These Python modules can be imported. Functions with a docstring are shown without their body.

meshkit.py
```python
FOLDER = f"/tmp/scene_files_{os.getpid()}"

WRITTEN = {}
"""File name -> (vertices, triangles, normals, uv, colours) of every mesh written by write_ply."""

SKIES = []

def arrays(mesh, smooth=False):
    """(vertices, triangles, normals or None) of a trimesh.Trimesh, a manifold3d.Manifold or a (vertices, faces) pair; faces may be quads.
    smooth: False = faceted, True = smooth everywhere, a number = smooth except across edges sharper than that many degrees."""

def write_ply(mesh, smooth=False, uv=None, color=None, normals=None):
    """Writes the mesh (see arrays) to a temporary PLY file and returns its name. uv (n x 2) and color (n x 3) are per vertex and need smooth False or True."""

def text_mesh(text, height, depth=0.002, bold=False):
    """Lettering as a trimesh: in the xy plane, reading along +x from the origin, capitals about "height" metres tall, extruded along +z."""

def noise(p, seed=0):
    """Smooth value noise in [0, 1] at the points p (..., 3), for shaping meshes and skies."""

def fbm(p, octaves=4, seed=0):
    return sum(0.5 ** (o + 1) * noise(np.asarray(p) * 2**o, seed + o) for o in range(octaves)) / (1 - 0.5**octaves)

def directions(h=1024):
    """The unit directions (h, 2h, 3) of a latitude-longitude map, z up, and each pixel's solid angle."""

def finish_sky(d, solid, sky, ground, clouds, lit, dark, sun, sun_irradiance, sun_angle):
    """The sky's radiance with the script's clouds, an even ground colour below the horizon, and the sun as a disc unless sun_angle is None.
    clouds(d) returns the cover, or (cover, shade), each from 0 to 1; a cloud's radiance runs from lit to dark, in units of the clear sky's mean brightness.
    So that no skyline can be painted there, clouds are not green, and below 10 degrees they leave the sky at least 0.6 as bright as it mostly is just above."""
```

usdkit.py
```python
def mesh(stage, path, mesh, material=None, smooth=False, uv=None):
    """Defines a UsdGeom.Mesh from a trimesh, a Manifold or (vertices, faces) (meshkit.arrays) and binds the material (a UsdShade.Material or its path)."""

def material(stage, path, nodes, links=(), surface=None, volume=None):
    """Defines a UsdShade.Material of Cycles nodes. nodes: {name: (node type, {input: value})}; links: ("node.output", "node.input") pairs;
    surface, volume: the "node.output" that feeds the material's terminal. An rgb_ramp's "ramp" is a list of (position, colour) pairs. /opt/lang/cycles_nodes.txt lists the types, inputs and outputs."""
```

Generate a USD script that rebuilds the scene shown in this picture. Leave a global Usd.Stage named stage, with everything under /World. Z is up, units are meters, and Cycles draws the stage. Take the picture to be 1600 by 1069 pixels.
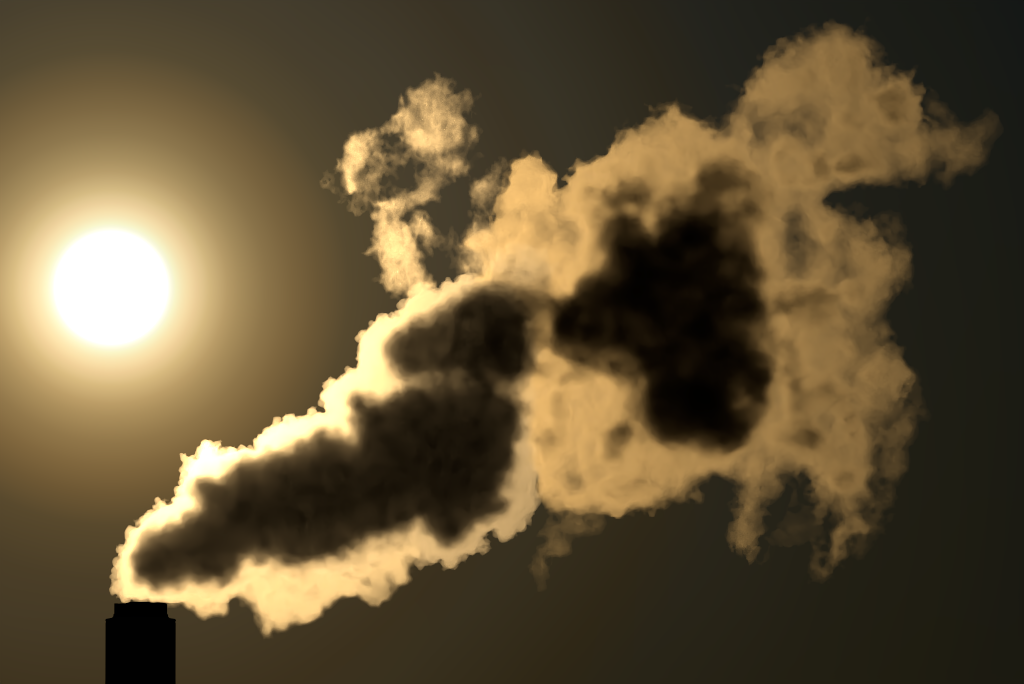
"""A factory stack against a low sun, its steam drifting to the right; seen through a very long lens."""
import math
import numpy as np
import trimesh
import usdkit
from PIL import Image, ImageDraw
from pxr import Gf, Usd, UsdGeom, UsdLux, UsdShade
from scipy import ndimage as ndi

stage = Usd.Stage.CreateInMemory()
UsdGeom.SetStageUpAxis(stage, "Z")
UsdGeom.SetStageMetersPerUnit(stage, 1.0)
UsdGeom.Xform.Define(stage, "/World")

# ---------------------------------------------------------------- camera
METRE = 0.064                       # metres at the stack for each of the photograph's 1600 columns
FAR = 1209.0                        # metres from the camera to the stack
PITCH, EYE = math.radians(5.4), 2.0
EXPOSURE = -6.33
SUN_AT = (174, 450)                 # where the photograph shows the sun
SUN_COLOR = (1.0, 0.69, 0.36)

camera = UsdGeom.Camera.Define(stage, "/World/camera")
camera.CreateHorizontalApertureAttr(36.0)
camera.CreateFocalLengthAttr(36.0 * FAR / (1600 * METRE))
camera.CreateFStopAttr(0.0)
camera.CreateClippingRangeAttr((1.0, 1.0e6))
camera.CreateExposureAttr(EXPOSURE)
camera.AddTranslateOp().Set((0, 0, EYE))
camera.AddRotateXOp().Set(90 + math.degrees(PITCH))


def direction(px, py):
    x, y = (px - 800) * METRE / FAR, (534.5 - py) * METRE / FAR
    v = np.array([x, math.cos(PITCH) - y * math.sin(PITCH), math.sin(PITCH) + y * math.cos(PITCH)])
    return v / np.linalg.norm(v)


def at(px, py, deep=0.0):
    """The point seen at a pixel, DEEP metres beyond the stack along the middle line of sight."""
    x, y, c, s = (px - 800) * METRE, (534.5 - py) * METRE, math.cos(PITCH), math.sin(PITCH)
    return np.array([x, (FAR + deep) * c - y * s, EYE + (FAR + deep) * s + y * c])


# ---------------------------------------------------------------- sky and sun
SUN = direction(*SUN_AT)
ELEVATION, ROTATION = math.asin(SUN[2]), math.atan2(SUN[0], SUN[1])
GLOW = [  # radiance of the thin haze round the sun, by degrees from its centre
    (0, (300, 300, 300)), (0.2, (250, 245, 230)), (0.26, (140, 120, 95)), (0.282, (79.315, 78.592, 64.201)),
    (0.306, (78.54, 75.72, 48.968)), (0.337, (78.45, 66.269, 38.358)), (0.367, (76.934, 59.931, 32.511)), (0.403, (69.974, 51.123, 26.445)),
    (0.434, (62.782, 46.195, 22.443)), (0.464, (55.451, 40.091, 17.896)), (0.503, (48.068, 34.013, 14.983)), (0.549, (39.814, 27.312, 11.402)),
    (0.61, (31.964, 21.735, 8.745)), (0.67, (26.573, 17.759, 6.995)), (0.731, (21.748, 14.235, 5.461)), (0.849, (16.171, 10.162, 3.718)),
    (0.971, (11.572, 7.225, 2.642)), (1.125, (6.978, 4.715, 1.944)), (1.386, (4.795, 3.311, 1.557)), (1.638, (3.934, 2.809, 1.462)),
    (2.044, (2.815, 1.851, 0.865)), (2.254, (2.493, 1.867, 1.001)), (2.763, (1.419, 0.926, 0.414)), (3.06, (0.862, 0.715, 0.518)),
    (3.64, (0.409, 0.343, 0.277)), (4.198, (0.196, 0.188, 0.169)), (4.55, (0.0, 0.034, 0.179)), (5.5, (0, 0, 0)),
    (9.0, (0, 0, 0))]
SKY_STRENGTH = 0.05
SKY_TINT = (0.62, 0.9, 1.1)
DEG_MAX = 9.0

sky_nodes = {
    "air": ("sky_texture", {"sky_type": "single_scattering", "sun_disc": False, "sun_elevation": ELEVATION, "sun_rotation": ROTATION, "air_density": 1.0, "aerosol_density": 0.4, "altitude": 100.0}),
    "tint": ("mix", {"mix_type": "multiply", "fac": 1.0, "color2": SKY_TINT}),
    "at": ("texture_coordinate", {}), "unit": ("vector_math", {"math_type": "normalize"}),
    "off": ("vector_math", {"math_type": "distance", "vector2": tuple(SUN)}),
    "scaled": ("math", {"math_type": "multiply", "value2": 57.29578 / DEG_MAX}), "root": ("math", {"math_type": "sqrt"}),
    "glow": ("rgb_ramp", {"ramp": [(math.sqrt(d / DEG_MAX), c) for d, c in GLOW]}),
    "gain": ("vector_math", {"math_type": "scale", "scale": 1 / SKY_STRENGTH}),
    "sum": ("mix", {"mix_type": "add", "fac": 1.0}),
    "parts": ("separate_xyz", {}), "height": ("map_range", {"from_min": math.sin(math.radians(3.2)), "from_max": math.sin(math.radians(8.5)), "clamp": True}),
    "dust": ("rgb_ramp", {"ramp": [(0.0, (0.98, 0.88, 0.72)), (0.35, (1.0, 0.97, 0.92)), (0.65, (1.0, 1.05, 1.10)), (1.0, (0.96, 1.05, 1.18))]}),   # browner air towards the horizon
    "thin": ("noise_texture", {"scale": 34.0, "detail": 2.0, "roughness": 0.4}), "uneven": ("map_range", {"from_min": 0.25, "from_max": 0.75, "to_min": 0.89, "to_max": 1.11}),   # the haze is not quite even
    "patchy": ("vector_math", {"math_type": "scale"}),
    "seen": ("mix", {"mix_type": "multiply", "fac": 1.0}),
    "out": ("background_shader", {"strength": SKY_STRENGTH})}
sky_look = usdkit.material(stage, "/World/Looks/sky", sky_nodes, [
    ("air.color", "tint.color1"), ("at.generated", "unit.vector1"), ("unit.vector", "off.vector1"), ("off.value", "scaled.value1"), ("scaled.value", "root.value1"), ("root.value", "glow.fac"),
    ("glow.color", "patchy.vector1"), ("unit.vector", "thin.vector"), ("thin.fac", "uneven.value"), ("uneven.result", "patchy.scale"), ("patchy.vector", "gain.vector1"), ("tint.color", "sum.color1"), ("gain.vector", "sum.color2"), ("sum.color", "seen.color1"), ("unit.vector", "parts.vector"), ("parts.z", "height.value"), ("height.result", "dust.fac"), ("dust.color", "seen.color2"), ("seen.color", "out.color")], surface="out.background")
dome = UsdLux.DomeLight.Define(stage, "/World/sky")
dome.GetPrim().SetCustomDataByKey("kind", "structure")
UsdShade.MaterialBindingAPI.Apply(dome.GetPrim()).Bind(sky_look)

sunlight = UsdLux.DistantLight.Define(stage, "/World/sunlight")
sunlight.CreateNormalizeAttr(True)
sunlight.CreateIntensityAttr(1.0)
sunlight.CreateAngleAttr(0.53)
sunlight.CreateColorAttr(SUN_COLOR)
side = np.cross([0, 0, 1], SUN)
side /= np.linalg.norm(side)
over = np.cross(SUN, side)
sunlight.AddTransformOp().Set(Gf.Matrix4d(*side, 0, *over, 0, *SUN, 0, 0, 0, 0, 1))

# the sun that the lens sees: a glowing ball of gas a very long way off, of the angle it really has
ball = trimesh.creation.icosphere(5, 150000.0 * math.tan(math.radians(0.265)))
ball.apply_translation(SUN * 150000.0)
sun_look = usdkit.material(stage, "/World/Looks/sun", {"glow": ("emission", {"color": (1.0, 0.93, 0.78), "strength": 120.0}), "clear": ("transparent_bsdf", {}), "sum": ("add_closure", {})},
                           [("glow.emission", "sum.closure1"), ("clear.BSDF", "sum.closure2")], surface="sum.closure")
sun = usdkit.mesh(stage, "/World/sun", ball, sun_look, smooth=True).GetPrim()
sun.SetCustomDataByKey("label", "blazing white disc of the low sun left of the plume")
sun.SetCustomDataByKey("category", "sun")

# ---------------------------------------------------------------- the steam, from the photograph: outlines in its pixels, optical depth inside

VEIL = [(760,435),(750,400),(716,392),(735,375),(758,362),(781,336),(784,303),(794,282),(798,258),(812,244),(830,240),(846,247),(857,264),(866,272),(864,286),(868,300),(882,308),(892,294),(895,271),(908,258),(948,241),(961,218),(980,205),(1000,190),(1023,182),(1042,172),(1054,160),(1062,140),(1068,165),(1080,180),(1105,194),(1131,209),(1135,205),(1142,181),(1153,134),(1186,110),(1211,79),(1237,54),(1259,45),(1306,30),(1328,38),(1346,52),(1366,79),(1364,101),(1375,114),(1401,101),(1428,120),(1436,150),(1443,182),(1470,192),(1488,205),(1500,235),(1480,258),(1450,282),(1408,292),(1354,291),(1313,298),(1285,312),(1317,326),(1342,341),(1362,352),(1374,372),(1400,382),(1412,410),(1410,440),(1400,470),(1386,500),(1397,516),(1411,538),(1419,575),(1419,620),(1410,640),(1390,662),(1380,690),(1380,735),(1372,775),(1358,792),(1352,810),(1363,838),(1340,838),(1331,850),(1327,873),(1314,888),(1299,902),(1295,880),(1293,838),(1304,822),(1283,803),(1263,783),(1253,753),(1237,749),(1213,775),(1206,808),(1183,812),(1180,849),(1173,874),(1145,853),(1137,825),(1150,791),(1154,765),(1124,748),(1090,760),(1086,775),(1100,788),(1052,795),(1022,805),(993,801),(970,809),(944,804),(911,802),(878,798),(856,800),(842,778),(836,720),(822,655),(770,622),(700,560),(715,480)]
BILLOW = [(262,940),(198,940),(185,922),(182,905),(186,882),(191,860),(201,840),(212,824),(230,804),(241,793),(255,786),(271,780),(286,763),(288,739),(295,718),(309,710),(320,699),(332,700),(342,709),(353,707),(369,700),(396,700),(398,682),(418,667),(438,658),(465,650),(480,651),(495,641),(506,640),(502,616),(513,598),(539,584),(554,574),(559,554),(561,531),(575,510),(598,495),(621,490),(632,471),(647,454),(667,448),(686,455),(697,441),(722,430),(742,434),(761,434),(766,410),(781,392),(807,387),(833,388),(853,398),(868,430),(858,470),(842,500),(838,560),(830,600),(838,640),(836,690),(845,740),(838,778),(830,802),(807,835),(794,843),(775,830),(752,846),(750,862),(722,874),(703,884),(683,877),(662,881),(652,866),(640,862),(600,875),(560,892),(520,900),(480,905),(440,906),(400,908),(370,925),(348,935),(320,935),(290,932)]
LOWCORE = [(206,869),(216,843),(235,830),(268,820),(291,801),(314,791),(301,775),(297,755),(307,742),(330,745),(342,748),(356,729),(369,716),(396,714),(422,707),(448,699),(474,689),(490,672),(523,675),(548,690),(548,650),(539,626),(555,613),(578,623),(595,623),(617,609),(650,598),(693,599),(729,594),(752,590),(768,600),(794,616),(811,636),(819,672),(812,701),(807,727),(794,745),(782,771),(800,783),(790,800),(768,810),(742,820),(722,846),(696,855),(676,846),(663,827),(653,814),(640,823),(611,837),(578,846),(542,860),(532,876),(480,881),(445,878),(422,873),(389,876),(366,896),(353,912),(317,914),(291,907),(275,915),(245,924),(222,914),(209,902),(204,886)]
UPCORE = [(601,531),(606,564),(624,580),(644,590),(690,594),(752,595),(800,606),(822,580),(824,541),(820,505),(807,474),(784,456),(758,451),(725,459),(689,477),(663,501),(630,512)]
FARCORE = [(941,349),(961,343),(984,349),(1003,372),(1020,382),(1029,372),(1029,345),(1049,325),(1092,327),(1124,322),(1147,336),(1165,356),(1177,385),(1188,408),(1186,434),(1160,431),(1172,454),(1192,475),(1182,494),(1158,503),(1179,516),(1188,555),(1196,595),(1196,630),(1177,624),(1157,605),(1145,612),(1147,634),(1167,646),(1160,672),(1141,682),(1124,703),(1101,701),(1082,692),(1043,688),(1022,669),(1013,629),(997,593),(977,574),(928,578),(890,572),(872,551),(863,518),(861,485),(885,472),(899,443),(935,423),(940,408),(940,379)]
# (outline, optical depth, softness in pixels): laid over the veil one after the other
PATCHES = [
 ([(798,235),(850,235),(872,270),(862,300),(800,296)], .5, 9), ([(720,345),(790,290),(806,330),(795,400),(765,430),(715,405)], .55, 11), ([(1036,130),(1085,130),(1088,182),(1040,186)], .35, 7),
 ([(1128,790),(1192,795),(1185,885),(1128,850)], 1.1, 8), ([(1278,805),(1372,800),(1345,880),(1300,912),(1282,880)], 1.0, 9), ([(1205,755),(1240,700),(1300,740),(1270,800),(1200,800)], .8, 10),
 ([(960,200),(1040,165),(1060,190),(980,230)], .75, 8), ([(905,255),(960,225),(975,245),(910,285)], .8, 7),
 ([(905,325),(930,305),(950,300),(975,278),(1000,280),(1016,305),(1005,322),(985,312),(965,328),(925,338)], 2.4, 6),
 ([(1055,290),(1085,275),(1105,248),(1150,248),(1192,285),(1198,340),(1200,400),(1185,360),(1160,335),(1120,316),(1072,320)], 2.3, 8),
 ([(930,345),(960,328),(1000,345),(1022,372),(1030,330),(1060,310),(1130,308),(1165,335),(1190,380),(1202,420),(1196,480),(1200,560),(1206,640),(1176,650),(1150,700),(1110,715),(1040,700),(1005,660),(985,600),(930,592),(865,590),(850,540),(850,480),(890,455)], 2.6, 7),
 ([(1205,222),(1248,220),(1252,248),(1215,258)], 2.9, 6), ([(1258,250),(1290,246),(1292,275),(1266,280)], 2.6, 6),
 ([(1208,240),(1290,250),(1290,285),(1210,280)], 1.9, 8), ([(1306,258),(1332,258),(1332,278),(1308,278)], 1.9, 5),
 ([(1375,135),(1410,120),(1434,150),(1438,185),(1400,190),(1362,165)], 2.0, 8), ([(1300,165),(1330,170),(1340,200),(1300,215)], 1.6, 8),
 ([(1158,196),(1172,194),(1170,208),(1160,210)], 2.2, 4),
 ([(1200,448),(1225,442),(1257,452),(1262,480),(1235,488),(1205,480)], 3.1, 6), ([(1250,452),(1310,458),(1315,505),(1270,518),(1232,505)], 2.2, 7),
 ([(1325,442),(1352,445),(1350,466),(1328,464)], 2.3, 6), ([(1340,370),(1392,380),(1395,430),(1355,425)], 1.8, 10), ([(1280,352),(1310,352),(1308,378),(1282,376)], 1.9, 7),
 ([(1231,595),(1330,600),(1320,640),(1240,632)], 2.0, 9), ([(1230,620),(1276,625),(1280,695),(1245,700)], 1.9, 9), ([(1319,640),(1335,642),(1335,692),(1321,694)], 2.1, 5),
 ([(1326,536),(1342,540),(1342,556),(1328,554)], 2.1, 4), ([(1352,580),(1368,582),(1366,596),(1354,594)], 2.0, 4), ([(1290,735),(1350,740),(1360,770),(1320,770)], 1.8, 8),
 ([(935,690),(960,662),(984,665),(985,690),(965,722),(932,722)], 2.9, 6), ([(820,706),(838,705),(841,732),(824,738)], 2.8, 4),
 ([(805,440),(840,438),(850,470),(870,480),(850,500),(855,545),(845,580),(818,590),(820,500)], 2.5, 6),
 ([(822,430),(890,435),(880,480),(885,585),(822,592)], 2.2, 9), ([(818,465),(868,460),(866,575),(818,580)], 3.3, 8), ([(895,300),(930,285),(945,320),(905,345)], 2.0, 8), ([(1100,255),(1195,270),(1200,330),(1120,320)], 2.2, 9), ([(1195,330),(1225,340),(1222,420),(1198,420)], 1.9, 9),
 ([(850,700),(880,690),(905,735),(880,760),(850,750)], .9, 9), ([(905,600),(965,600),(985,650),(940,665),(900,650)], 1.0, 10), ([(985,700),(1060,715),(1100,735),(1040,750),(980,740)], 1.6, 10),
 ([(823,488),(843,490),(842,515),(824,510)], 1.2, 4), ([(838,545),(858,548),(856,570),(840,568)], 1.4, 4), ([(879,538),(920,538),(922,556),(882,558)], 1.7, 4),
 ([(870,620),(890,622),(890,640),(872,640)], 1.8, 5), ([(1142,608),(1157,606),(1160,640),(1175,650),(1150,642)], 1.6, 4),
 ([(880,745),(905,735),(915,770),(885,775)], .62, 6), ([(855,765),(880,770),(885,800),(850,800)], .5, 6), ([(905,780),(940,775),(945,800),(910,800)], .6, 6), ([(1000,765),(1040,745),(1045,765),(1010,775)], .5, 5), ([(1030,780),(1075,782),(1060,798),(1020,800)], .45, 6),
 ([(1085,750),(1122,735),(1125,760),(1090,775)], .35, 6), ([(1146,720),(1165,720),(1165,760),(1148,745)], .6, 5),
 ([(1310,300),(1350,296),(1365,318),(1325,325),(1290,312)], .25, 6), ([(1240,752),(1262,760),(1285,810),(1270,815),(1225,800)], .25, 7),
 ([(1444,180),(1500,195),(1505,250),(1470,275),(1440,270)], .45, 8),
]
FAINT = [
 ([(742,440),(730,385),(765,350),(790,360),(770,400),(765,435)], .26, 9),
 ([(593,349),(617,342),(634,372),(650,404),(663,434),(668,455),(611,455),(591,431),(586,395),(583,362)], .62, 6), ([(598,352),(615,352),(625,390),(640,430),(615,430),(600,395)], .35, 6),
 ([(590,326),(621,313),(650,287),(676,270),(693,283),(683,309),(650,323),(627,342),(601,349)], .32, 6),
 ([(637,169),(650,146),(676,129),(686,123),(698,139),(703,162),(722,182),(716,215),(706,231),(663,241),(634,244),(640,208)], .42, 6),
 ([(700,155),(725,138),(735,149),(725,162),(706,166)], .22, 4), ([(700,165),(735,172),(735,235),(715,240)], .10, 8),
 ([(536,241),(552,218),(578,211),(601,195),(624,182),(634,192),(617,208),(591,224),(572,244),(559,270),(549,296),(536,277),(531,267)], .42, 5), ([(536,250),(552,232),(566,240),(553,275),(538,272)], .25, 5),
 ([(575,237),(595,231),(631,247),(624,257),(591,254)], .26, 5), ([(572,257),(627,260),(611,283),(578,309),(539,339),(529,336),(555,303)], .12, 7),
 ([(503,283),(513,267),(522,272),(518,290),(530,300),(505,292)], .09, 4),
 ([(689,237),(725,244),(732,264),(709,270),(689,260)], .30, 5), ([(655,240),(700,240),(700,285),(660,275)], .12, 7),
 ([(647,342),(663,344),(680,365),(672,372),(663,362)], .34, 4), ([(663,362),(680,370),(676,402),(668,395)], .13, 4),
 ([(735,309),(748,280),(758,278),(765,296),(758,323),(742,329)], .42, 5), ([(765,264),(788,241),(791,264),(775,296),(758,300)], .14, 6),
 ([(716,392),(745,370),(770,350),(775,400),(760,432),(720,425)], .20, 8), ([(735,340),(770,300),(790,290),(785,330),(755,370)], .14, 8),
 ([(640,345),(690,350),(720,385),(700,400),(660,385)], .04, 9),
 ([(850,800),(885,830),(893,860),(868,872),(850,850),(862,827)], .09, 8), ([(850,855),(868,870),(858,900),(842,922),(838,890)], .08, 6), ([(815,893),(840,868),(850,880),(836,898)], .05, 6), ([(850,790),(940,795),(936,834),(900,830)], .09, 8), ([(665,912),(685,905),(703,925),(690,938),(668,930)], .07, 6),
 ([(1485,189),(1510,200),(1543,170),(1558,207),(1536,247),(1500,265),(1470,285)], .22, 7), ([(1450,150),(1475,160),(1490,190),(1450,180)], .13, 6),
 ([(1376,690),(1390,660),(1418,636),(1422,682),(1410,740),(1380,760)], .20, 8), ([(1350,800),(1375,770),(1400,760),(1390,820),(1360,840),(1330,880)], .10, 9), ([(1400,380),(1422,390),(1424,440),(1405,470)], .35, 5), ([(1415,560),(1440,600),(1450,650),(1420,680)], .07, 9),
 ([(1280,850),(1300,900),(1285,930),(1270,880)], .08, 8), ([(1195,815),(1270,800),(1290,840),(1230,850)], .07, 10),
 ([(1375,340),(1410,340),(1408,380),(1370,370)], .10, 7), ([(1345,50),(1375,75),(1370,100),(1355,90)], .15, 5), ([(1020,180),(1050,165),(1100,185),(1060,200)], .3, 6), ([(1090,180),(1140,150),(1145,200),(1120,210)], .08, 8),
]
SKIRT = [([(262,945),(270,936),(281,938),(301,942),(317,957),(330,953),(348,957),(358,935),(370,926),(385,932),(398,945),(410,958),(414,982),(420,996),(427,980),(455,969),(477,967),(497,955),(513,941),(545,925),(565,925),(588,938),(603,923),(631,910),(644,880),(655,860),(640,800),(500,850),(360,880),(270,905)], 1.0, 4),
 ([(376,928),(400,935),(420,960),(420,990),(400,950)], .5, 5), ([(540,905),(600,895),(640,885),(628,910),(590,932),(560,920)], .55, 6), ([(290,935),(345,930),(345,955),(315,955)], .6, 5),([(440,945),(490,940),(490,962),(450,968)], .6, 5)]

WIDE, HIGH = 1600, 1069
rng = np.random.default_rng(7)


def mask(outline, soft=0):
    im = Image.new("L", (WIDE, HIGH))
    ImageDraw.Draw(im).polygon(outline, fill=255)
    m = np.asarray(im, np.float32) / 255
    return ndi.gaussian_filter(m, soft) if soft else m


def signed(outline):
    m = mask(outline) > 0.5
    return (ndi.distance_transform_edt(m) - ndi.distance_transform_edt(~m)).astype(np.float32)


def random_field(shape, step, longest, slope, shortest=0.0, seed=0):
    """A smooth Gaussian random field of unit variance; lengths in pixels, one STEP to a cell on each axis."""
    r = np.random.default_rng(seed)
    ks = [np.fft.fftfreq(n, d=s) for n, s in zip(shape[:-1], step[:-1])] + [np.fft.rfftfreq(shape[-1], d=step[-1])]
    k = np.sqrt(sum(a.astype(np.float32) ** 2 for a in np.meshgrid(*ks, indexing="ij", sparse=True)))
    amp = (k * k + (1 / longest) ** 2) ** (-slope / 2) * np.exp(-0.5 * (k * shortest * 2) ** 2)
    amp.flat[0] = 0
    f = np.fft.irfftn(np.fft.rfftn(r.standard_normal(shape, dtype=np.float32)) * amp, s=shape, axes=tuple(range(len(shape)))).astype(np.float32)
    return (f - f.mean()) / f.std()


def surface_net(f):
    """The surface f = 0 round f > 0 as (vertices in cells, quads); f must be negative on the border."""
    s = f > 0
    c = np.zeros(tuple(n - 1 for n in f.shape), np.uint8)
    corners = [(a, b, d) for a in (0, 1) for b in (0, 1) for d in (0, 1)]
    view = lambda g, o: g[tuple(slice(x, n - 1 + x) for x, n in zip(o, f.shape))]
    for o in corners:
        c += view(s, o)
    cell = np.argwhere((c > 0) & (c < 8))
    value = {o: f[tuple((cell + o).T)] for o in corners}
    pos, hits = np.zeros(cell.shape, np.float32), np.zeros(len(cell), np.float32)
    for o in corners:
        for ax in range(3):
            if o[ax] == 0:
                q = tuple(1 if i == ax else x for i, x in enumerate(o))
                a, b = value[o], value[q]
                cut = (a > 0) != (b > 0)
                t = np.where(cut, a / np.where(cut, a - b, 1), 0)
                for i in range(3):
                    pos[:, i] += cut * (t if i == ax else o[i])
                hits += cut
    verts = cell + pos / hits[:, None]
    number = np.full(c.shape, -1, np.int32)
    number[tuple(cell.T)] = np.arange(len(cell))
    quads = []
    for ax in range(3):
        lo, hi = [slice(None)] * 3, [slice(None)] * 3
        lo[ax], hi[ax] = slice(0, -1), slice(1, None)
        a, b = s[tuple(lo)], s[tuple(hi)]
        e = np.argwhere(a != b)
        up = a[tuple(e.T)]
        u, v = [i for i in range(3) if i != ax]
        around = []
        for du, dv in ((0, 0), (1, 0), (1, 1), (0, 1)):
            p = e.copy()
            p[:, u] -= du
            p[:, v] -= dv
            around.append(number[tuple(p.T)])
        q = np.stack(around, 1)
        flip = up if ax != 1 else ~up
        quads.append(np.where(flip[:, None], q[:, ::-1], q))
    return verts, np.vstack(quads)


class Box:
    """A block of air: columns x and rows y in pixels of the photograph at the stack's distance, depth w in the same unit along the line of sight there."""

    def __init__(self, x0, x1, y0, y1, w0, w1, step, wstep):
        self.o, self.step = np.array([x0, y0, w0], float), np.array([step, step, wstep], float)
        self.x, self.y, self.w = np.arange(x0, x1, step), np.arange(y0, y1, step), np.arange(w0, w1, wstep)
        self.shape = (len(self.x), len(self.y), len(self.w))
        self.X, self.Y, self.W = (a.astype(np.float32) for a in np.meshgrid(self.x, self.y, self.w, indexing="ij", sparse=True))

    def field(self, longest, slope, shortest, seed, stretch=(1, 1, 1)):
        shape = tuple(n + 8 for n in self.shape)
        return random_field(shape, self.step / np.array(stretch), longest, slope, shortest, seed)[tuple(slice(0, n) for n in self.shape)]

    def sample(self, image, X=None, Y=None):
        X, Y = np.broadcast_arrays(self.X if X is None else X, self.Y if Y is None else Y)
        return ndi.map_coordinates(image, [Y, X], order=1, mode="nearest")

    def mesh(self, f):
        f = np.pad(f, 1, constant_values=-1.0)
        v, q = surface_net(f)
        p = self.o + (v - 1) * self.step
        right, up, deep = (p[:, 0] - 800) * METRE, (534.5 - p[:, 1]) * METRE, p[:, 2] * METRE
        a, b = math.cos(PITCH), math.sin(PITCH)
        return np.stack([right, (FAR + deep) * a - up * b, EYE + (FAR + deep) * b + up * a], 1), q[:, ::-1]


# the veil, the dark bank, the wisps: a soft density, built as nested shells of even density
soft = Box(640, 1582, 12, 1014, -190, 250, 3.9, 6)
veil = np.broadcast_to(np.interp(np.arange(WIDE), [900, 1250], [1.5, 0.82]).astype(np.float32), (HIGH, WIDE))
for outline, depth, blur in PATCHES:
    m = mask(outline, blur)
    veil = veil * (1 - m) + (depth if depth < 1.2 else 1.55 * depth) * m
wisps, skirt = np.zeros_like(veil), np.zeros_like(veil)
curl = np.zeros_like(veil)
for outline, depth, blur in FAINT:
    cx, cy = np.mean(outline, 0)
    (curl if cx < 800 and cy < 460 else wisps)[...] += depth * mask(outline, blur)
for outline, depth, blur in SKIRT:
    m = mask(outline, blur)
    skirt = skirt * (1 - m) + depth * m
edge = signed(VEIL)
thick = np.clip(0.75 * edge + 14, 14, 78)
bank = signed(FARCORE)


def hump(box, middle, half):
    return np.exp(-0.5 * ((box.W - middle) / half) ** 2) / (half * 2.5066)


def steer(column, box, target, alpha, blur=1.2, limit=3.0):
    """Scales each line of sight part of the way to the optical depth seen there."""
    now = column.sum(2) * box.step[2]
    k = np.clip((target + 1e-3) / (now + 1e-3), 1 / limit, limit) ** alpha
    return column * k[..., None]


def half_of(image, floor, most):
    return np.clip(0.8 * ndi.distance_transform_edt(image > floor) + 5, 6, most).astype(np.float32)


def soft_steam():
    b = soft
    drift = 0.10 * (b.X - 800) + 26 * b.field(260, 3.2, 20, 1)
    u, v = b.field(90, 3.4, 5, 2), b.field(90, 3.4, 5, 3)
    fine_u, fine_v = b.field(26, 3.6, 4, 4), b.field(26, 3.6, 4, 5)
    tiny = b.field(13, 3.6, 3.6, 8)
    X, Y = b.X + 5 * u + 5.5 * fine_u + 3 * tiny, b.Y + 5 * v + 5.5 * fine_v + 3 * np.roll(tiny, 11, 2)
    grain = b.field(80, 3.4, 6, 6)
    flat = np.meshgrid(b.x, b.y, indexing="ij")
    k = b.shape[2] // 2
    pick = lambda im: ndi.map_coordinates(im, [flat[1] + 3 * u[..., k] + 2.5 * fine_v[..., k // 2], flat[0] + 3 * v[..., k] + 2.5 * fine_u[..., k // 2]], order=1, mode="nearest")
    mottle = random_field(b.shape[:2], b.step[:2], 130, 2.45, 6, 7)
    # the edge: fairly crisp towards the sun, frayed far from it
    lap = 6 + 30 * np.clip((b.X - 850) / 450, 0, 1) + 14 * np.clip((b.Y - 640) / 150, 0, 1)
    fray = np.clip((b.sample(edge, X, Y) + 3 + (0.35 * lap - 1) * (0.8 * fine_v + 0.5 * tiny)) / lap, 0, 1) ** 1.3
    flat_edge = np.clip((pick(edge) + 3) / lap[:, :, 0], 0, 1) ** 1.3
    rho = steer(b.sample(veil, X, Y) * fray * hump(b, drift, b.sample(thick)) * np.exp(0.95 * grain - 0.45), b, pick(veil) * flat_edge * np.exp(0.62 * mottle), 0.8)
    X, Y = b.X + 5 * u + 3 * fine_u, b.Y + 5 * v + 3 * fine_v
    w = b.sample(wisps, X, Y) * hump(b, drift * 0.5 + 8 * u, b.sample(half_of(wisps, 0.06, 26))) * np.exp(1.1 * grain + 0.6 * fine_u + 0.6 * tiny - 0.9)
    rho += steer(w, b, pick(wisps), 0.75)
    d = b.sample(bank, b.X + 4 * u + 4 * fine_u, b.Y + 4 * v + 4 * fine_v) + 2.5 * grain
    round_ = 75 - np.hypot(75 - np.minimum(d, 75), 0.8 * (b.W - drift))
    return rho / METRE, round_


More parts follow.
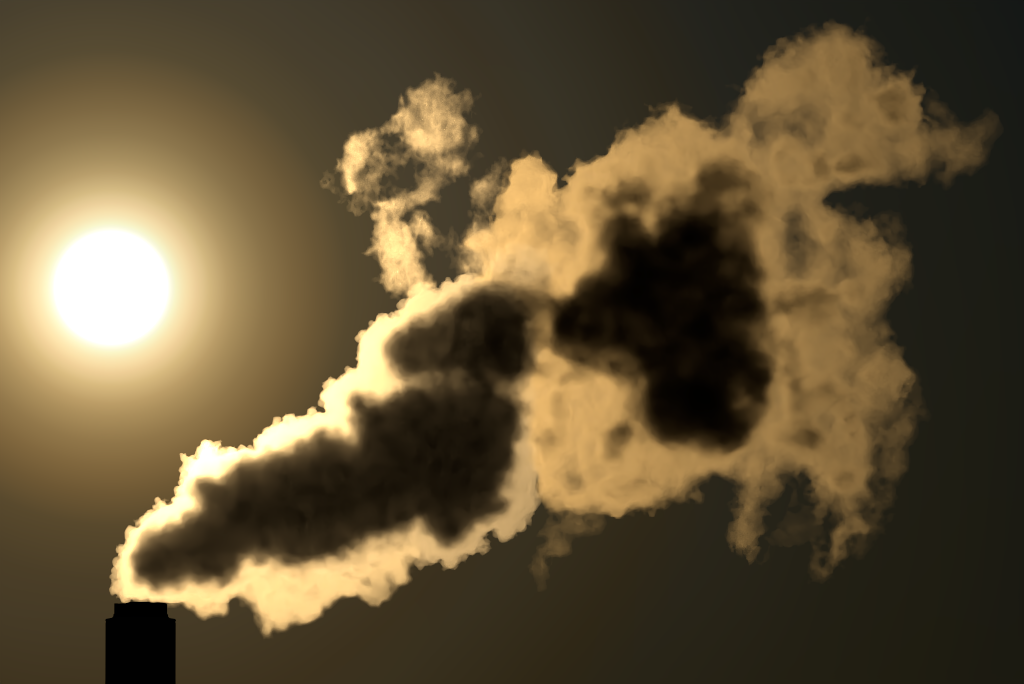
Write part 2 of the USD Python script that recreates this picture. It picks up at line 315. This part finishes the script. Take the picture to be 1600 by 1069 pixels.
def thin_curl():
    b = Box(484, 818, 104, 470, -64, 64, 2.2, 3.6)
    u, v = b.field(60, 3.4, 3, 32), b.field(60, 3.4, 3, 33)
    fine_u, fine_v, g = b.field(18, 3.6, 3.2, 34), b.field(18, 3.6, 3.2, 35), b.field(40, 3.2, 3.2, 36, (1, 1.25, 1))
    flat = np.meshgrid(b.x, b.y, indexing="ij")
    k = b.shape[2] // 2
    w = b.sample(curl, b.X + 6 * u + 3 * fine_u, b.Y + 6 * v + 3 * fine_v) * hump(b, 14 * b.field(90, 3, 8, 37), b.sample(half_of(curl, 0.06, 24))) * (0.12 + 1.8 * np.exp(-(b.field(26, 3.3, 3.2, 38, (1, 1.35, 1)) / 0.5) ** 2)) * np.exp(0.9 * g - 0.3)
    seen = ndi.map_coordinates(curl, [flat[1] + 3 * u[..., k] + 2 * fine_v[..., k], flat[0] + 3 * v[..., k] + 2 * fine_u[..., k]], order=1) * 0.55 * np.exp(0.3 * g[..., k])
    return b, steer(w, b, seen, 0.58) / METRE


def thin_skirt():
    b = Box(236, 680, 780, 1014, -70, 70, 2.6, 4)
    u, v, g = b.field(40, 3.4, 3, 12), b.field(40, 3.4, 3, 13), b.field(40, 3.2, 2.5, 14)
    flat = np.meshgrid(b.x, b.y, indexing="ij")
    half = np.clip(0.6 * ndi.distance_transform_edt(skirt > 0.3) + 5, 6, 22).astype(np.float32)
    w = b.sample(skirt, b.X + 4 * u, b.Y + 4 * v) * hump(b, 12 * b.field(90, 3, 8, 15), b.sample(half)) * np.exp(1.1 * g - 0.6)
    return b, steer(w, b, ndi.map_coordinates(skirt, [flat[1] + 3 * u[..., 16], flat[0] + 3 * v[..., 16]], order=1) * np.exp(0.5 * g[..., 16] - 0.05), 0.7) / METRE


# the dense billow over the stack: a body of round puffs
def puffs(s, b, r, sizes):
    """Adds round puffs to the body s > 0: the large ones sit on its own surface, the small ones on the large."""
    for lo, hi, count, sink in sizes:
        shell = np.argwhere(np.abs(s[::2, ::2, ::2]) < 3) * 2
        for i, j, k in shell[r.choice(len(shell), min(count, len(shell)), replace=False)]:
            rad = r.uniform(lo, hi)
            n = np.ceil((rad + 4) / b.step).astype(int)
            a0, a1 = np.maximum([i - n[0], j - n[1], k - n[2]], 0), np.minimum([i + n[0] + 1, j + n[1] + 1, k + n[2] + 1], s.shape)
            cut = tuple(slice(p, q) for p, q in zip(a0, a1))
            dist = np.sqrt((b.X[cut[0]] - b.x[i]) ** 2 + (b.Y[:, cut[1]] - b.y[j]) ** 2 + (b.W[:, :, cut[2]] - b.w[k]) ** 2)
            s[cut] = np.maximum(s[cut], rad - sink - 0.35 * rad - dist)


def dense_billow():
    b = Box(160, 890, 366, 962, -134, 134, 2.7, 3.4)
    body, low, high = signed(BILLOW), signed(LOWCORE), signed(UPCORE)
    radius = 104.0
    s = radius - np.hypot(radius - np.minimum(b.sample(body), radius), b.W) - 5.0
    r = np.random.default_rng(11)
    puffs(s, b, r, ((15, 24, 700, 3.0), (8, 14, 3600, 2.0), (4.5, 7, 9000, 2.0)))
    s += 1.3 * b.field(26, 3.4, 3, 21)
    s = np.minimum(s, 942.5 - b.Y)                                  # nothing below the rim of the flue
    c = Box(160, 890, 366, 962, -134, 134, 3.9, 5)
    n, m = c.field(26, 3.4, 4, 23), c.field(70, 3.2, 5, 22)
    body_here = radius - np.hypot(radius - np.minimum(c.sample(body), radius), c.W) - 4
    cores = []
    for dist, rr, count in ((low, 84.0, 620), (high, 66.0, 220)):
        d = c.sample(dist, c.X + 3 * m, c.Y + 3 * np.roll(m, 26, 2))
        f = rr - ((rr - np.minimum(d, rr)) ** 3 + np.abs(1.25 * c.W) ** 3) ** (1 / 3) - 4
        puffs(f, c, r, ((13, 24, count, 3.0), (6, 11, 4 * count, 2.0)))
        cores.append(np.minimum(f + 1.5 * n, body_here))
    return b, s, c, cores


LEVELS = (0.012, 0.036, 0.095, 0.23)              # densities (1/m) at which a new shell of the soft steam begins
VALUES = (0.021, 0.058, 0.145, 0.33)
BILLOW_SIGMA, LOW_SIGMA, HIGH_SIGMA, BANK_SIGMA = 0.15, ((-4, 0.19), (0, 0.25), (6, 0.22)), ((-8, 0.17), (-2, 0.25), (5, 0.24)), ((-10, 0.11), (-3, 0.15), (5, 0.11))


# ---------------------------------------------------------------- helpers for the stage
def describe(prim, label=None, category=None, kind=None, group=None):
    prim = prim.GetPrim() if hasattr(prim, "GetPrim") else prim
    for key, text in (("label", label), ("category", category), ("kind", kind), ("group", group)):
        if text:
            prim.SetCustomDataByKey(key, text)
    return prim


def look(name, nodes, links=(), **end):
    return usdkit.material(stage, "/World/Looks/" + name, nodes, links, **end)


# ---------------------------------------------------------------- ground, far below the frame
ground_look = look("ground", {
    "at": ("geometry", {}), "n": ("noise_texture", {"scale": 0.02, "detail": 6.0}), "m": ("noise_texture", {"scale": 0.9, "detail": 4.0}),
    "c": ("rgb_ramp", {"ramp": [(0.3, (0.05, 0.045, 0.03)), (0.55, (0.09, 0.08, 0.05)), (0.75, (0.06, 0.075, 0.03))]}),
    "b": ("bump", {"strength": 0.4, "distance": 0.2}), "p": ("principled_bsdf", {"roughness": 0.9})},
    [("at.position", "n.vector"), ("at.position", "m.vector"), ("n.fac", "c.fac"), ("c.color", "p.base_color"), ("m.fac", "b.height"), ("b.normal", "p.normal")], surface="p.BSDF")
disc = trimesh.creation.cylinder(radius=40000.0, height=1.0, sections=128)
disc.apply_translation([0, 0, -0.5])
describe(usdkit.mesh(stage, "/World/ground", disc, ground_look), kind="structure")

# ---------------------------------------------------------------- the stack
concrete = look("concrete", {
    "at": ("texture_coordinate", {}), "n": ("noise_texture", {"scale": 0.35, "detail": 7.0, "roughness": 0.6}), "fine": ("noise_texture", {"scale": 9.0, "detail": 5.0}),
    "drip": ("mapping", {"scale": (1.2, 1.2, 0.05)}), "d": ("noise_texture", {"scale": 1.0, "detail": 4.0}), "mixed": ("math", {"math_type": "multiply_add", "value2": 0.5}),
    "c": ("rgb_ramp", {"ramp": [(0.35, (0.16, 0.15, 0.135)), (0.6, (0.27, 0.255, 0.23)), (0.85, (0.33, 0.31, 0.28))]}),
    "b": ("bump", {"strength": 0.5, "distance": 0.03}), "p": ("principled_bsdf", {"roughness": 0.88})},
    [("at.object", "n.vector"), ("at.object", "fine.vector"), ("at.object", "drip.vector"), ("drip.vector", "d.vector"), ("d.fac", "mixed.value1"), ("n.fac", "mixed.value3"),
     ("mixed.value", "c.fac"), ("c.color", "p.base_color"), ("fine.fac", "b.height"), ("b.normal", "p.normal")], surface="p.BSDF")
soot = look("sooty_liner", {
    "at": ("texture_coordinate", {}), "n": ("noise_texture", {"scale": 1.6, "detail": 6.0}), "c": ("rgb_ramp", {"ramp": [(0.3, (0.035, 0.032, 0.03)), (0.7, (0.09, 0.08, 0.07))]}),
    "p": ("principled_bsdf", {"roughness": 0.8})}, [("at.object", "n.vector"), ("n.fac", "c.fac"), ("c.color", "p.base_color")], surface="p.BSDF")
foot = at(219.8, 943)
top, ledge = foot[2], at(219.8, 968)[2]
stack = UsdGeom.Xform.Define(stage, "/World/chimney")
stack.AddTranslateOp().Set((foot[0], foot[1], 0.0))
describe(stack, "dark concrete smokestack with stepped top standing under the steam plume", "chimney")


def lathe(profile, sections=96):
    return trimesh.creation.revolve(np.array(profile), sections=sections)


R = 55.0 * METRE
usdkit.mesh(stage, "/World/chimney/shaft", lathe([(0, -0.4), (R + 2.0, -0.4), (R + 1.35, 20), (R + 0.75, 45), (R + 0.25, 70), (R, ledge - 6), (R, ledge - 0.35), (R - 0.06, ledge - 0.29), (R - 0.06, ledge - 0.2), (0, ledge - 0.2)]), concrete, smooth=35)
usdkit.mesh(stage, "/World/chimney/cap_slab", lathe([(2.2, ledge - 0.195), (R - 0.01, ledge - 0.195), (R + 0.012, ledge - 0.17), (R + 0.012, ledge - 0.05), (R - 0.03, ledge), (2.2, ledge), (2.2, ledge - 0.195)]), concrete, smooth=35)
outer, inner = 41.4 * METRE, 35.0 * METRE
liner = lathe([(inner, ledge + 0.003), (outer, ledge + 0.003), (outer, top - 0.30), (outer, top - 0.03), (outer - 0.03, top), (inner + 0.03, top), (inner, top - 0.03), (inner, ledge + 0.003)], 180)
v = liner.vertices.copy()                                           # an eroded rim: shallow dips along its edge
angle = np.arctan2(v[:, 1], v[:, 0])
dip = 0.05 + 0.05 * np.sin(2 * angle + 0.6) + 0.05 * np.sin(5 * angle + 1.0) + 0.035 * np.sin(11 * angle)
v[:, 2] -= np.where(v[:, 2] > top - 0.2, np.clip(dip, 0, 0.2), 0)
usdkit.mesh(stage, "/World/chimney/flue_liner", (v, liner.faces), soot, smooth=35)
usdkit.mesh(stage, "/World/chimney/liner_flange", lathe([(outer + 0.002, ledge + 0.003), (outer + 0.26, ledge + 0.003), (outer + 0.22, ledge + 0.16), (outer + 0.10, ledge + 0.28), (outer + 0.08, ledge + 0.50), (outer + 0.002, ledge + 0.52), (outer + 0.002, ledge + 0.003)], 96), soot, smooth=35)

# ---------------------------------------------------------------- the steam
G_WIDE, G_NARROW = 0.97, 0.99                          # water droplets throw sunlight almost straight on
# of each part: the share thrown more widely, and what it keeps of the light's colour (tinted whiter near the sun, browner away, to imitate the light's fall-off)
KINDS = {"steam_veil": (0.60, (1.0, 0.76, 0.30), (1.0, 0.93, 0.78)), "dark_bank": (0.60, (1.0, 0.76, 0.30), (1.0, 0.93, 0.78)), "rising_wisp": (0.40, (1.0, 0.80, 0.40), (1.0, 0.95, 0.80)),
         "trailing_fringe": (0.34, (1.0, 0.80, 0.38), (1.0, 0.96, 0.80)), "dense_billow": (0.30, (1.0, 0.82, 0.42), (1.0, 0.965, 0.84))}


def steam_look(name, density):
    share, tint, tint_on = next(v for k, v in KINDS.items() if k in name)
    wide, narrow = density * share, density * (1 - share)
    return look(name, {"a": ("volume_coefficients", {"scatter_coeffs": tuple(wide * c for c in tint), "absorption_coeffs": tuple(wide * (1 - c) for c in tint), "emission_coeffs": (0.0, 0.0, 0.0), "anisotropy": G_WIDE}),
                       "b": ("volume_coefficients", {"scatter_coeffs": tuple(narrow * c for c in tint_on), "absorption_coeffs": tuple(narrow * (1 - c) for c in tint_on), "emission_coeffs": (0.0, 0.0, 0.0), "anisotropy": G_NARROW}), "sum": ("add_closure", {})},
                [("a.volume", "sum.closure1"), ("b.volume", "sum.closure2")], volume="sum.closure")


def shell(path, box, field, density, count=[]):
    """One shell of even density; its larger separate pieces become parts of their own, specks are dropped. Returns the first piece's path."""
    name, made = lambda n: path + (f"_{n:03d}" if n else ""), sum(1 for p in count if p == path)
    pieces, total = ndi.label(field > 0)
    size = np.bincount(pieces.ravel())
    size[0] = 0
    big = np.flatnonzero(size > max(40, 0.012 * size.max()))
    groups = [[i] for i in big] if len(big) <= 6 else [list(big)]
    for group in groups:
        only = np.where(ndi.binary_dilation(np.isin(pieces, group), iterations=1) & (np.isin(pieces, group) | (pieces == 0)), field, np.minimum(field, -1e-3))
        v, q = box.mesh(only)
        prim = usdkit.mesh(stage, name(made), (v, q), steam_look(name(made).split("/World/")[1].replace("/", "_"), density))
        if len(group) > 1:
            describe(prim, kind="stuff")
        count.append(path)
        made += 1
    return path


plume = UsdGeom.Xform.Define(stage, "/World/steam_plume")
describe(plume, "backlit golden steam plume with dark cores drifting right from the chimney", "steam plume")


def layers(name, box, rho):
    path, before = "/World/steam_plume/" + name, 0.0
    for n, (level, value) in enumerate(zip(LEVELS, VALUES)):
        if rho.max() > level:
            shell(path if n == 0 else path + "/thicker_steam", box, np.log(np.maximum(rho, 1e-6)) - math.log(level), value - before)
        before = value


rho, bank_field = soft_steam()
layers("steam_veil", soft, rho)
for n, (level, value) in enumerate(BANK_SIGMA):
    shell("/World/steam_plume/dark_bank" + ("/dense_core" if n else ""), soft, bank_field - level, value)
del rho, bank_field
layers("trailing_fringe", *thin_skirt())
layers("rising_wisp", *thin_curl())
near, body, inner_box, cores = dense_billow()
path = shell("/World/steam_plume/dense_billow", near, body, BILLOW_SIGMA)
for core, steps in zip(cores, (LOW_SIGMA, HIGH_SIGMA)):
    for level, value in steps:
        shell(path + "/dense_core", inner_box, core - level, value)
